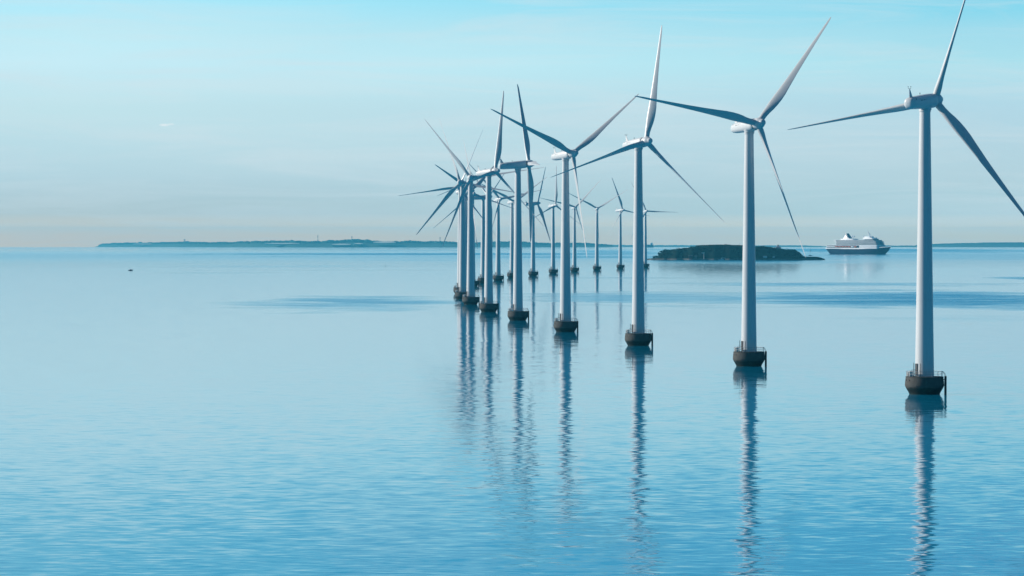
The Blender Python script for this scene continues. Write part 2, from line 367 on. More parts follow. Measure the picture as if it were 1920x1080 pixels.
def make_turbine():
    """the first turbine; returns its Empty and a dict of the head's parts with their local matrices"""
    root = empty('wind_turbine')
    # gravity foundation with an inverse cone against ice
    b = MB(); prof = [(3.25, -3.0), (3.28, -.1), (3.55, .5), (4.0, 1.25), (4.24, 1.75), (4.27, 2.1), (4.22, 2.8), (4.12, 3.55), (4.10, 3.62), (4.16, 3.66), (4.16, 3.82), (4.05, 3.86), (2.0, 3.9)]
    b.lathe(prof, 48); found = b.build('foundation', M_conc, root)
    # railing
    b = MB(); n = 16; gap = 15
    for i in range(n + 1):
        a = R(-10) + R(340) * i / n
        x, y = 3.95 * math.cos(a), 3.95 * math.sin(a)
        b.tube([(x, y, 3.84), (x * 1.0, y * 1.0, 4.98)], .042, 6)
    for z, r in ((4.98, .045), (4.44, .032)): b.ring(3.95, z, r, 60, 6, R(-10), R(330))
    b.build('railing', M_steel, found)
    # boat landing on the right: two fender piles, rungs, arched brace
    b = MB(); az = R(-22); ux = Vector((math.cos(az), math.sin(az), 0)); uy = Vector((-math.sin(az), math.cos(az), 0))
    for s in (-.35, .35):
        p = ux * 4.72 + uy * s
        b.tube([p + Vector((0, 0, -2.5)), p + Vector((0, 0, 4.0))], .17, 10)
        q = ux * 3.95 + uy * s
        b.tube([q + Vector((0, 0, 4.98)), q.lerp(p, .35) + Vector((0, 0, 4.9)), q.lerp(p, .75) + Vector((0, 0, 4.5)), p + Vector((0, 0, 4.0))], .045, 6)
        b.tube([ux * 4.1 + uy * s + Vector((0, 0, 3.3)), p + Vector((0, 0, 3.3))], .08, 6)
        b.tube([ux * 4.2 + uy * s + Vector((0, 0, 2.0)), p + Vector((0, 0, 2.0))], .08, 6)
    for i in range(16):
        z = -.3 + i * .28; b.tube([ux * 4.72 - uy * .35 + Vector((0, 0, z)), ux * 4.72 + uy * .35 + Vector((0, 0, z))], .025, 5)
    b.build('boat_landing', M_pile, found)
    b = MB(); b.box((-3.15, -1.55, 4.5), (.75, .6, 1.25), b=.04); b.build('cabinet', M_cab, found); b = MB(); b.box((-3.6, -.1, 4.35), (.45, .8, .9), b=.04); b.build('cabinet', M_cab, found)
    for x, y, h in ((-2.55, -1.9, 2.9), (-1.15, -2.75, 2.75)):
        b = MB(); b.tube([(x, y, 3.84), (x, y, 3.84 + h)], .07, 8)
        b.tube([(x, y, 3.84 + h), (x - .1, y - .55, 3.84 + h + .18)], .05, 8)
        b.tube([(x, y, 3.84 + h * .75), (x - .06, y - .35, 3.84 + h + .05)], .03, 6)
        b.build('davit', M_dark, found)
    for i in range(10):
        a = R(185 + i * 9); z = 3.1 if i % 2 else 1.9
        if i in (1, 3, 6): b = MB(); b.lathe([(.14, 4.05), (.16, 4.25), (.10, 4.3)], 10, Matrix.Rotation(a, 4, 'Z') @ Matrix.Translation((0, 0, z)) @ Matrix.Rotation(R(90), 4, 'Y')); b.build('fender_eye', M_dark, found)
    # tower
    b = MB(); zs = [3.86, 3.95, 4.1, 20.5, 20.6, 40.5, 40.6, 60.9, 61.0, 61.6]
    def tr(z): return 2.08 + (1.19 - 2.08) * ((z - 3.9) / 58) ** 1.0
    prof = [(2.2, 3.86), (2.2, 3.98), (tr(4), 4.02)]
    for z in (20.5, 40.5): prof += [(tr(z), z - .06), (tr(z) + .035, z - .06), (tr(z) + .035, z + .06), (tr(z), z + .06)]
    prof += [(tr(61.7), 61.7), (1.32, 61.72), (1.32, 62.0), (1.25, 62.05), (1.25, 62.75)]
    b.lathe(prof, 48); tow = b.build('tower', M_tower, root)
    # door on the left side of the tower, with its steps
    b = MB(); A = Matrix.Rotation(R(205), 4, 'Z')
    b.box((2.07, 0, 5.55), (.14, .95, 2.3), A, b=.05); b.build('door', M_dark, tow)
    b = MB()
    for s in (-.55, .55):
        b.tube([A @ Vector((2.15, s, 4.4)), A @ Vector((2.9, s, 4.4)), A @ Vector((3.3, s, 3.9))], .04, 6)
        b.tube([A @ Vector((2.2, s, 5.4)), A @ Vector((2.9, s, 5.4)), A @ Vector((3.4, s, 4.85))], .03, 6)
    for i in range(3): b.box((3.0 + i * .16, 0, 4.3 - i * .16), (.22, 1.05, .04), A)
    b.box((2.5, 0, 4.42), (.8, 1.1, .05), A); b.build('stair', M_steel, tow)
    head = {}
    nac = nacelle_local().build('nacelle', M_nacelle, root); head[nac] = Matrix()
    # tail fin, mast, ports, seam and collar ride on the nacelle
    b = MB(); t = .07
    fin = [(-7.15, 1.0), (-5.75, 1.22), (-6.75, 3.05), (-7.05, 3.1)]
    b.loops([[Vector((x, -t * (1 - .5 * (z > 2)), z)) for x, z in fin], [Vector((x, t * (1 - .5 * (z > 2)), z)) for x, z in fin]])
    b.build('tail_fin', M_nacelle, nac)
    b = MB(); b.tube([(-6.9, -.32, 3.14), (-6.9, .32, 3.14)], .03, 6)
    for s in (-.32, .32): b.tube([(-6.9, s, 3.1), (-6.9, s, 3.5)], .035, 6); b.lathe([(.09, 0), (.12, .06), (.05, .12)], 8, Matrix.Translation((-6.9, s, 3.5)))
    b.build('wind_sensor', M_dark, nac); b = MB()
    b.tube([(-2.2, 0, 1.4), (-2.2, 0, 1.78)], .04, 6); b.lathe([(.05, 0), (.12, .05), (.12, .14), (.05, .2)], 8, Matrix.Translation((-2.2, 0, 1.78)))
    b.tube([(-2.5, -.2, 1.75), (-1.9, .2, 1.75)], .02, 5)
    b.build('wind_sensor', M_dark, nac)
    for s in (-1, 1):
        for x in (-6.2, -4.9, -3.6): b = MB(); b.lathe([(.13, 0), (.15, .05), (.11, .07)], 12, Matrix.Translation((x, s * 1.17, .78)) @ Matrix.Rotation(R(s * -62), 4, 'X')); b.build('air_port', M_dark, nac)
    for s in (-1, 1):
        b = MB()
        for x0, x1 in ((-4.6, -3.9), (-3.8, -3.55), (-3.3, -2.3), (-2.2, -1.95), (-1.8, -1.2)):
            b.box(((x0 + x1) / 2, s * (1.455 + .02 * (x0 + 5)), .45), (x1 - x0, .05, .11))
        b.build('side_marking', M_dark, nac)
    b = MB(); b.lathe([(1.36, 3.36), (1.40, 3.42), (1.40, 3.55), (1.30, 3.6)], 32, Matrix.Rotation(R(90), 4, 'Y')); b.build('seam_ring', M_rust, nac)
    b = MB(); b.lathe([(1.36, -1.95), (1.36, -1.5), (1.5, -1.3), (1.5, -1.15)], 32); b.build('yaw_collar', M_nacelle, nac)
    b = MB()
    b.lathe([(1.28, 3.56), (1.45, 3.7), (1.5, 4.1), (1.5, 5.2), (1.42, 5.7), (1.2, 6.15), (1.0, 6.45), (.90, 6.75), (.80, 7.1), (.58, 7.36), (.22, 7.46)], 32, Matrix.Rotation(R(90), 4, 'Y'))
    spin = b.build('spinner', M_nacelle, root); head[spin] = Matrix()
    bm_ = blade_mesh()
    for k in range(3):
        o = bpy.data.objects.new('blade', bm_); col.objects.link(o); o.parent = root; head[o] = k
        c = MB(); c.lathe([(.80, 1.02), (.84, 1.06), (.84, 1.32), (.79, 1.36)], 24); c.build('root_collar', M_steel, o)
    return root, head

def head_matrix(psi):
    """rotor axis turned PSI from facing the camera (towards the right), tilted up"""
    a = Vector((math.sin(psi) * math.cos(TILT), -math.cos(psi) * math.cos(TILT), math.sin(TILT)))
    u = Vector((math.cos(psi), math.sin(psi), 0)); v = u.cross(a)
    if v.z < 0: v = -v
    yv = v.cross(a)                                       # right-handed: X=a, Y=yv, Z=v
    M = Matrix(((a.x, yv.x, v.x, 0), (a.y, yv.y, v.y, 0), (a.z, yv.z, v.z, HUB_Z), (0, 0, 0, 1)))
    return M, a, u, v

def pose(parts, psi, th, pitch=45):
    M, a, u, v = head_matrix(psi)
    k = 0
    for o, role in parts:
        if role == 'blade':
            t = th + k * 2 * math.pi / 3; k += 1
            z = (u * math.cos(t) + v * math.sin(t)).normalized()          # along the blade
            cw = (u * math.sin(t) - v * math.cos(t)).normalized()         # clockwise as seen from upwind
            x = (cw * math.cos(R(pitch)) + a * math.sin(R(pitch))).normalized()   # trailing edge
            y = z.cross(x)
            hub = Vector((0, 0, HUB_Z)) + a * OVER
            o.matrix_local = Matrix(((x.x, y.x, z.x, hub.x), (x.y, y.y, z.y, hub.y), (x.z, y.z, z.z, hub.z), (0, 0, 0, 1)))
        else: o.matrix_local = M

def copy_children(src, dst):
    out = []
    for ch in list(src.children):
        c = ch.copy(); col.objects.link(c); c.parent = dst; out.append(c)
        for g in list(ch.children):
            d = g.copy(); col.objects.link(d); d.parent = c
    return out

# x, y of the tower, rotor yaw, blade angle, blade pitch, label
TURB = [
 (90.2, 816.5, 146, 111, 74, 'nearest and largest white wind turbine, its tower close to the right edge'),
 (63.0, 993.2, 28, 50, 68, 'white wind turbine whose tower stands in front of the dark green island'),
 (39.9, 1180.7, 31, 78, 70, 'third nearest wind turbine, one blade nearly straight up, just left of the island'),
 (19.3, 1349.5, 34, 36, 70, 'wind turbine with two blades raised in a wide V, fourth from the right edge'),
 (2.4, 1534.6, 96, 62, 68, 'side-on wind turbine with long nacelle in profile and one blade straight down'),
 (-10.7, 1709.4, 42, 78, 68, 'wind turbine with an upright blade, just left of the side-on turbine'),
 (-21.1, 1898.7, 0, 8, 68, 'second tower from the left end of the row, its rotor facing the viewer'),
 (-27.4, 2062.0, -15, 110, 68, 'wind turbine with the leftmost unobstructed tower, its base just left of the next one'),
 (-31.2, 2256.4, -9, 68, 82, 'wind turbine behind the leftmost tower, its blade reaching farthest left'),
 (-30.2, 2432.0, 50, 34, 68, 'turbine hidden in the left cluster, only its dark blade pointing up-left shows clear'),
 (-27.6, 2608.8, 10, 100, 75, 'wind turbine whose base just shows at the right of the second tower from the left'),
 (-21.5, 2782.4, 114, 32, 68, 'slim distant turbine close behind the upright-blade turbine, its nacelle in profile'),
 (-11.0, 2955.2, 20, 12, 68, 'small distant turbine standing clear between the upright-blade turbine and the side-on one'),
 (0.0, 3151.3, 24, 34, 68, 'distant turbine almost wholly behind the tower of the side-on turbine'),
 (18.6, 3305.1, 118, 2, 68, 'distant side-on turbine just right of the near side-on turbine\'s hanging blade'),
 (38.8, 3527.0, 30, 86, 68, 'distant turbine with an upright blade, just left of the tower with the V rotor'),
 (62.2, 3721.8, 14, 46, 68, 'distant turbine just right of the tower with the V rotor'),
 (88.7, 3907.2, 6, 32, 68, 'distant turbine with a small Y-shaped rotor, midway between two nearer towers'),
 (119.0, 4105.4, 36, 110, 68, 'distant turbine just left of the third nearest tower'),
 (152.7, 4278.1, 14, 118, 68, 'farthest wind turbine, just right of the third nearest tower, one blade level'),
]
root0, head0 = make_turbine()
roles0 = [(o, 'blade' if isinstance(r, int) else 'head') for o, r in head0.items()]
for i, (x, y, psi, th, pitch, label) in enumerate(TURB):
    if i == 0:
        root, parts = root0, roles0
    else:
        root = root0.copy(); col.objects.link(root)
        ch = copy_children(root0, root)
        parts = [(c, 'blade' if c.name.startswith('blade') else 'head') for c in ch if c.name.split('.')[0] in ('blade', 'nacelle', 'spinner')]
    root.location = (x, y, sea_z(x, y))
    pose(parts, R(psi), R(th), pitch)
    tag(root, label, 'wind turbine', 'wind turbines standing in a curved row in the sea')

# ------------------------------------------------------------------ cruise ship
M_hull = principled('navy_hull', (0.002, 0.012, 0.045), 0.6, vary=0.12, vscale=0.05, spec=0.15)
M_shipw = principled('ship_white', (0.80, 0.81, 0.82), 0.4, vary=0.04, vscale=0.1)
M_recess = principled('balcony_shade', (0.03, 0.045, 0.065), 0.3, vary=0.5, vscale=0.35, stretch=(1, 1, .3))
def stripe_mat(name, a, b, period, duty):
    m = bpy.data.materials.new(name); m.use_nodes = True; n = NT(m.node_tree)
    p = n.node('ShaderNodeBsdfPrincipled'); out = n.node('ShaderNodeOutputMaterial'); n.l.new(p.outputs[0], out.inputs[0])
    x, y, z = n.sep(n.node('ShaderNodeTexCoord').outputs['Object'])
    f = n.math('GREATER_THAN', n.math('FRACT', n.math('MULTIPLY', n.math('ADD', x, y), 1 / period)), duty)
    n.put(p.inputs['Base Color'], n.mix(f, a + (1,), b + (1,))); p.inputs['Roughness'].default_value = .4
    return m
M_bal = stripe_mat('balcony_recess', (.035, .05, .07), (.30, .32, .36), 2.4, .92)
M_band = stripe_mat('porthole_row', (.03, .04, .06), (.74, .75, .77), 1.4, .55)
M_glass = principled('window_glass', (0.02, 0.035, 0.05), 0.1)
M_orange = principled('lifeboat_orange', (0.55, 0.17, 0.10), 0.5)
M_navy = principled('funnel_navy', (0.012, 0.035, 0.08), 0.4)
M_red = principled('mark_red', (0.5, 0.06, 0.05), 0.5)

def outline(x0, x1, hw, bow=0.0, stern=0.0, n=10):
    """plan outline of a deck: rounded front by BOW metres, rounded back by STERN"""
    pts = []
    for i in range(n + 1):
        a = math.pi / 2 - math.pi * i / n
        pts.append((x1 - bow + bow * math.cos(a), hw * math.sin(a) if bow else hw * (1 if i < n / 2 else -1)))
    for i in range(n + 1):
        a = -math.pi / 2 - math.pi * i / n
        pts.append((x0 + stern + stern * math.cos(a), hw * math.sin(a) if stern else hw * (-1 if i < n / 2 else 1)))
    out = []
    for p in pts:
        if not out or (abs(p[0] - out[-1][0]) + abs(p[1] - out[-1][1])) > 1e-4: out.append(p)
    return out
def slab(b, ol, z0, z1): b.loops([[Vector((x, y, z0)) for x, y in ol], [Vector((x, y, z1)) for x, y in ol]])

def cruise_ship():
    L = 181.0; HB = 13.5
    p = on_sea(1611.5, 476.8)
    root = empty('cruise_ship', (p.x, p.y, p.z - .05), R(-48))
    tag(root, 'white and navy cruise ship with a dark funnel, right of the island', 'cruise ship')
    # hull: stations from stern to bow
    b = MB(); rings = []
    N = 28
    for i in range(N + 1):
        t = i / N; x = -L / 2 + L * t
        w_ = HB * min(1, (t + .25) ** .5 * 1.3 if t < .3 else 1) * (1 - max(0, (t - .68) / .32) ** 2.1)
        w_ = max(w_, .12)
        top = 11.8 + 4.6 * max(0, (t - .55) / .45) ** 1.6
        # rake: lower points pulled inboard at bow and stern
        ring = []
        for zz, wk, rk in ((-5, .72, 1.0), (-.2, .80, 1.0), (3, .88, .82), (7, .95, .5), (top - .6, 1, .08), (top, 1.0, 0)):
            xs = x - rk * 17 * max(0, (t - .72) / .28) ** 1.3 + rk * 12 * max(0, (.14 - t) / .14) ** 1.2
            ring.append((xs, w_ * (wk if t < .7 else wk - (t - .7) * 1.3 * (1 - zz / max(top, 1)) * .9), zz))
        pts = [Vector((a, max(.05, h), z)) for a, h, z in ring] + [Vector((a, -max(.05, h), z)) for a, h, z in reversed(ring)]
        rings.append(pts)
    b.loops(rings); hull = b.build('hull', M_hull, root)
    b = MB()
    for sgn in (1, -1):
        rr = []
        for i in range(N + 1):
            t = i / N; x = -L / 2 + L * t
            w_ = max(HB * min(1, (t + .25) ** .5 * 1.3 if t < .3 else 1) * (1 - max(0, (t - .68) / .32) ** 2.1), .12)
            top = 11.8 + 4.6 * max(0, (t - .55) / .45) ** 1.6
            y0, y1 = sgn * (w_ - .25), sgn * (w_ + .06)
            rr.append([Vector((x, y0, top - .5)), Vector((x, y1, top - .5)), Vector((x, y1, top + 1.0)), Vector((x, y0, top + 1.0))])
        b.loops(rr)
    b.build('bulwark', M_shipw, hull)
    sup = MB()
    # (x0, x1, z0, z1, half width, front rounding)
    X = lambda f: -L / 2 + L * f
    white = [(.015, .86, 12.0, 13.9, 13.1, 5), (.02, .17, 15.9, 17.2, 12.4, 0), (.10, .87, 19.0, 20.3, 13.3, 7), (.04, .16, 18.9, 19.7, 11.5, 0), (.17, .86, 21.9, 22.7, 13.2, 7),
             (.17, .855, 24.5, 25.3, 13.1, 7), (.15, .85, 27.1, 27.9, 13.0, 7), (.14, .82, 29.6, 30.5, 12.6, 8), (.60, .79, 32.4, 33.3, 10.5, 8)]
    for x0, x1, z0, z1, hw, r in white: slab(sup, outline(X(x0), X(x1), hw, r, 2), z0, z1)
    s = sup.build('superstructure', M_shipw, root)
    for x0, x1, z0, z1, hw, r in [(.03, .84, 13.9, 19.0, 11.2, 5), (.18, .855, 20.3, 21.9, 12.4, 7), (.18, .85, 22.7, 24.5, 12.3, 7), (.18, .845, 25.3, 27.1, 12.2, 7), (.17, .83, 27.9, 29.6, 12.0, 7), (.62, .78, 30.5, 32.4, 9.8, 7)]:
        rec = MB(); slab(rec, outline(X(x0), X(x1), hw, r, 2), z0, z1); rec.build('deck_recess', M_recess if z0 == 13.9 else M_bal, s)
    fr = MB()
    slab(fr, outline(X(.56), X(.865), 12.95, 7, 0), 14.0, 18.98); fr.build('forward_house', M_shipw, s)
    for z in (15.2, 17.4):
        wd = MB(); slab(wd, outline(X(.562), X(.867), 13.02, 7, 0), z - .35, z + .35); wd.build('window_band', M_band, s)
    br = MB(); slab(br, outline(X(.66), X(.822), 12.9, 8, 0), 28.2, 29.3); br.build('bridge_glass', M_glass, s)
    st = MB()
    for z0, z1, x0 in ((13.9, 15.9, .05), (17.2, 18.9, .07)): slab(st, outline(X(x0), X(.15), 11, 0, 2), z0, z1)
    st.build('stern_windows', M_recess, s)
    th = MB()
    slab(th, outline(X(.23), X(.45), 9, 3, 3), 30.5, 33.2); slab(th, outline(X(.58), X(.76), 8, 6, 3), 33.3, 35.6); slab(th, outline(X(.60), X(.71), 6, 5, 2), 35.6, 38.2)
    th.build('top_house', M_shipw, s)
    # funnel
    f = MB(); ring = []
    for z, x0, x1, hw in ((33.2, .255, .375, 5.2), (36, .262, .355, 4.6), (40, .275, .335, 3.9), (43, .285, .325, 3.3)):
        ring.append([Vector((px, py, z)) for px, py in outline(X(x0), X(x1), hw, 3, 3)])
    f.loops(ring); fu = f.build('funnel', M_shipw, root)
    f = MB(); ring = []
    for z, x0, x1, hw in ((35.2, .325, .363, 4.9), (38, .312, .349, 4.5), (41, .290, .336, 4.0), (43.2, .278, .328, 3.6), (44.4, .283, .320, 3.2)):
        ring.append([Vector((px, py, z)) for px, py in outline(X(x0), X(x1), hw, 2, 2)])
    f.loops(ring); f.build('funnel_stripe', M_navy, fu)
    f = MB()
    for sg in (1, -1): f.box((X(.292), sg * 4.5, 37.2), (1.6, .5, 2.0), b=.15)
    f.build('funnel_emblem', M_red, fu)
    for x, z, r in ((.385, 36.6, 1.7), (.412, 36.3, 1.7), (.565, 36.8, 1.5)):
        m = MB(); m.tube([(X(x), 0, 30.3), (X(x), 0, z)], .5, 8); m.lathe([(r * math.sin(math.pi * k / 10) + .01, z + r * (1 - math.cos(math.pi * k / 10))) for k in range(11)], 16, Matrix.Translation((X(x), 0, 0)))
        m.build('radar_dome', M_shipw, root)
    m = MB(); m.tube([(X(.665), 0, 38), (X(.64), 0, 47), (X(.632), 0, 51.5)], [1.3, .55, .15], 8)
    m.box((X(.65), 0, 43.5), (1, 6.5, .4)); m.box((X(.645), 0, 46.6), (.8, 4.2, .35)); m.tube([(X(.70), 0, 38), (X(.65), 0, 44)], .3, 6); m.build('mast', M_shipw, root)
    m = MB()
    for x, h in ((.73, 39), (.75, 37.5), (.52, 36), (.47, 34.5)): m.tube([(X(x), 0, 33), (X(x), 0, h)], .14, 5)
    m.build('antenna', M_shipw, root)
    for sg in (-1, 1):
        for k in range(7):
            x = X(.205 + k * .05); lb = MB()
            secs = []
            for i in range(9):
                u = i / 8 * 2 - 1; w_ = 1.7 * (1 - abs(u) ** 3) + .15; hh = 1.0 - .25 * abs(u) ** 3
                secs.append([Vector((x + u * 4.1, sg * 13.1 + w_ * math.cos(a), 15.9 + 1.35 * hh * math.sin(a))) for a in [2 * math.pi * q / 12 for q in range(12)]])
            lb.loops(secs); lo = lb.build('lifeboat', M_orange if k not in (5,) else M_shipw, root)
            d = MB()
            d.tube([(x - 3, sg * 11.3, 18.9), (x + 3, sg * 11.3, 18.9)], .16, 5)
            for dx_ in (-3, 3): d.tube([(x + dx_, sg * 11.3, 18.9), (x + dx_, sg * 13.0, 18.9), (x + dx_, sg * 13.1, 17.2)], .16, 5)
            d.build('davit', M_shipw, lo)
cruise_ship()

# ------------------------------------------------------------------ island fort
def veg_mat(name, a, b, sc=.12):
    m = bpy.data.materials.new(name); m.use_nodes = True; n = NT(m.node_tree)
    p = n.node('ShaderNodeBsdfPrincipled'); out = n.node('ShaderNodeOutputMaterial'); n.l.new(p.outputs[0], out.inputs[0])
    tc = n.node('ShaderNodeTexCoord').outputs['Object']
    nz = n.noise(tc, sc, 6.0, 0.7)[0]
    n.put(p.inputs['Base Color'], n.ramp(nz, [(0.35, a + (1,)), (0.65, b + (1,))])); p.inputs['Roughness'].default_value = 0.9; p.inputs['Specular IOR Level'].default_value = 0.1
    return m
M_turf = veg_mat('island_turf', (0.002, 0.008, 0.006), (0.009, 0.020, 0.010))
M_scrub = veg_mat('scrub_leaves', (0.002, 0.008, 0.006), (0.010, 0.022, 0.010), .3)
M_stone = principled('quay_stone', (0.11, 0.10, 0.09), 0.9, vary=0.4, vscale=0.25)
M_bark = principled('bark', (0.03, 0.022, 0.015), 0.9)
M_pale = principled('pale_plaster', (0.55, 0.56, 0.55), 0.7, vary=0.06, vscale=0.3)
M_roof = principled('slate_roof', (0.05, 0.07, 0.09), 0.6)

ID = dist_at(487.2)
def ipx(px): return (px - 960) * ID / F_PX
ISL = [(1212, 486.5), (1222, 484.4), (1229, 483.4), (1234, 480), (1239, 475), (1246, 471), (1262, 468.6), (1280, 466.6), (1296, 464.2), (1305, 462.8), (1311, 461), (1325, 460.2), (1345, 459.8), (1366, 460),
       (1385, 460.6), (1415, 462.8), (1432, 463.4), (1452, 465), (1464, 466.2), (1466, 468), (1476, 468.6), (1489, 469.3), (1496, 473.5), (1505, 480.4), (1513, 481.2), (1532, 481.4), (1540, 483.5), (1545, 487)]
def isl_h(px):
    for (a, ra), (b, rb) in zip(ISL, ISL[1:]):
        if a <= px <= b: return (487.2 - (ra + (rb - ra) * (px - a) / (b - a))) * ID / F_PX
    return 0.0
def island():
    b = MB(); nx, ny = 170, 34; v = []; f = []
    base = sea_z(0, ID)
    dep = lambda px: 26 + 95 * math.sin(math.pi * min(1, max(0, (px - 1212) / 333))) ** .7
    for i in range(nx + 1):
        px = 1212 + 333 * i / nx; h = isl_h(px); D = dep(px)
        for j in range(ny + 1):
            t = j / ny                                   # 0 front .. 1 back
            prof = min(1, (t / .16)) ** .75 if t < .16 else (1 if t < .8 else max(0, (1 - t) / .2) ** .7)
            quay = 1.9 if 0 < j < ny else -3
            nzv = noise.noise(Vector((px * .11, t * 9, 3))) * 1.1 + noise.noise(Vector((px * .4, t * 25, 8))) * .5
            z = quay + max(0, h - 1.9) * prof + (nzv * prof * min(1, h / 9) if prof < 1 or h > 6 else 0) * (0.5 if prof >= 1 else 1)
            front = -D * .5 + (4 * noise.noise(Vector((px * .07, 1, 1))))
            v.append(((px - 1378) * ID / F_PX, front + D * t, max(z, quay) if h > .6 else min(quay, z)))
    for i in range(nx):
        for j in range(ny):
            a = i * (ny + 1) + j; f.append((a, a + ny + 1, a + ny + 2, a + 1))
    me = bpy.data.meshes.new('island'); me.from_pydata(v, [], f); me.materials.append(M_turf)
    me.polygons.foreach_set('use_smooth', [True] * len(f))
    o = bpy.data.objects.new('island', me); col.objects.link(o); o.location = (ipx(1378), ID, base); tag(o, kind='structure')
    # low stone quay along the front of the island
    b = MB(); pts = []
    for i in range(60):
        px = 1209 + 336 * i / 59; D = dep(min(max(px, 1214), 1543)); yy = -D * .5 - 3 + 4 * noise.noise(Vector((px * .07, 1, 1)))
        pts.append(Vector(((px - 1378) * ID / F_PX, yy, 0)))
    rr = []
    for i, p_ in enumerate(pts):
        hh = 2.3 + .35 * noise.noise(Vector((i * .9, 0, 0))); hh = hh if 1 < i < 57 else .8
        rr.append([p_ + Vector((0, 0, -3)), p_ + Vector((0, .8, hh)), p_ + Vector((0, 5, hh)), p_ + Vector((0, 6, -3))])
    b.loops(rr); q = b.build('quay_wall', M_stone, None, 0); q.location = (ipx(1378), ID, base); tag(q, 'low dark stone quay along the waterline of the island', 'quay wall')
    return base, dep
ISL_Z, dep = island()

def leaf_blob(b, c, r, n, rnd, size=.5, squash=.8):
    for _ in range(n):
        d = Vector((rnd.gauss(0, 1), rnd.gauss(0, 1), rnd.gauss(0, 1))).normalized() * r * (rnd.random() ** .45)
        d.z *= squash; p = Vector(c) + d
        u = Vector((rnd.gauss(0, 1), rnd.gauss(0, 1), rnd.gauss(0, 1))).normalized(); w_ = u.cross(Vector((rnd.gauss(0, 1), rnd.gauss(0, 1), rnd.gauss(0, 1)))).normalized()
        s = size * rnd.uniform(.6, 1.3)
        b.add([p - u * s, p + w_ * s * .7, p + u * s, p - w_ * s * .7], [(0, 1, 2, 3)])

def scrub():
    rnd = random.Random(3); b = MB()
    for _ in range(820):
        px = rnd.uniform(1234, 1500); h = isl_h(px)
        if h < 3 or 1452 < px < 1466: continue
        D = dep(px); t = rnd.choice([rnd.uniform(.02, .18), rnd.uniform(.02, .3), rnd.uniform(.16, .8)])
        prof = min(1, t / .16) ** .75 if t < .8 else 1
        z = 1.9 + (h - 1.9) * prof
        top = prof >= .98
        if top:
            k = max(0, noise.noise(Vector((px * .16, 2, 2)))) * 3.2; rr = rnd.uniform(.5, 1.0) + k * rnd.uniform(.3, .8)
            leaf_blob(b, (ipx(px), ID - D * .5 + D * t, ISL_Z + z + rr * .45), rr, 34, rnd, .42, .75)
        else: leaf_blob(b, (ipx(px), ID - D * .5 + D * t, ISL_Z + z + .4), rnd.uniform(.9, 2.3), 24, rnd, .5, .65)
    o = b.build('scrub', M_scrub, None, 0); tag(o, 'dark green scrub covering the slopes and top of the island', 'scrub', kind='stuff')
scrub()

TREES = [(1225.5, 6.0, 3.4, 'small round tree standing alone at the low left end of the island'), (1230.5, 7.0, 3.8, 'second tree from the left end of the island, at the foot of its bank'),
         (1235.5, 13.0, 4.0, 'tree on the left bank of the island, just below the highest left clump'), (1240.5, 15.5, 4.2, 'tallest tree at the left corner of the island, at the start of its ridge'),
         (1245.5, 16.8, 3.8, 'tree on the left ridge, first to the right of the corner tree'), (1252.5, 16.6, 3.2, 'bushy tree at the right end of the left ridge clump, before the slope rises')]
for i, (px, top, rad, lab) in enumerate(TREES):
    rnd = random.Random(20 + i); h0 = max(2.0, isl_h(px) * .8)
    root = empty('tree', (ipx(px), ID - 12 + 3 * (i % 3), ISL_Z + h0 - .4)); H = top - h0
    tag(root, lab, 'tree', 'trees at the left end of the island')
    b = MB(); b.tube([(0, 0, 0), (.15, 0, H * .5), (.3, .1, H * .85)], [.3, .2, .06], 7)
    for k in range(4):
        a = k * 1.7; b.tube([(.1, 0, H * (.35 + .1 * k)), (math.cos(a) * rad * .55, math.sin(a) * rad * .55, H * (.55 + .1 * k))], [.12, .03], 5)
    b.build('trunk', M_bark, root)
    b = MB()
    for k in range(9):
        a = rnd.uniform(0, 6.28); rr = rad * rnd.uniform(.1, .65)
        leaf_blob(b, (math.cos(a) * rr, math.sin(a) * rr, H * rnd.uniform(.4, .85)), rad * rnd.uniform(.35, .5), 60, rnd, .38, .85)
    b.build('crown', M_scrub, root, 0)

def gable(b, cx, cy_, z, lx, ly, h, rh):
    b.add([(cx - lx / 2, cy_ - ly / 2, z + h), (cx + lx / 2, cy_ - ly / 2, z + h), (cx + lx / 2, cy_ + ly / 2, z + h), (cx - lx / 2, cy_ + ly / 2, z + h), (cx - lx / 2, cy_, z + h + rh), (cx + lx / 2, cy_, z + h + rh)],
          [(0, 1, 5, 4), (2, 3, 4, 5), (0, 4, 3), (1, 2, 5), (0, 3, 2, 1)])

# pale signal house with a lantern on the island's right shoulder
hx, hz = ipx(1458), ISL_Z + isl_h(1466) - 1.0
root = empty('signal_house', (hx, ID - 10, hz)); tag(root, 'pale house with a small lantern tower on the right shoulder of the island', 'house')
b = MB(); b.box((0, 0, 2.2), (8.4, 7, 4.4)); b.build('wall', M_pale, root, 0)
b = MB(); b.add([(-4.6, -3.9, 4.4), (4.6, -3.9, 4.4), (4.6, 3.9, 4.4), (-4.6, 3.9, 4.4), (-1.8, -1, 6.6), (1.8, -1, 6.6), (1.8, 1, 6.6), (-1.8, 1, 6.6)], [(0, 1, 5, 4), (1, 2, 6, 5), (2, 3, 7, 6), (3, 0, 4, 7), (4, 5, 6, 7), (0, 3, 2, 1)])
b.build('roof', principled('pale_roof', (.30, .34, .38), .6), root, 0)
b = MB(); b.lathe([(1.1, 6.5), (1.1, 7.7), (1.25, 7.75), (.6, 8.4), (.1, 8.9)], 10); b.tube([(0, 0, 8.6), (0, 0, 10.0)], .09, 5); b.build('lantern', M_roof, root)
for x in (-2.6, 0, 2.6):
    b = MB(); b.box((x, -3.53, 2.2), (1.1, .12, 1.5)); b.build('window', M_glass, root, 0)

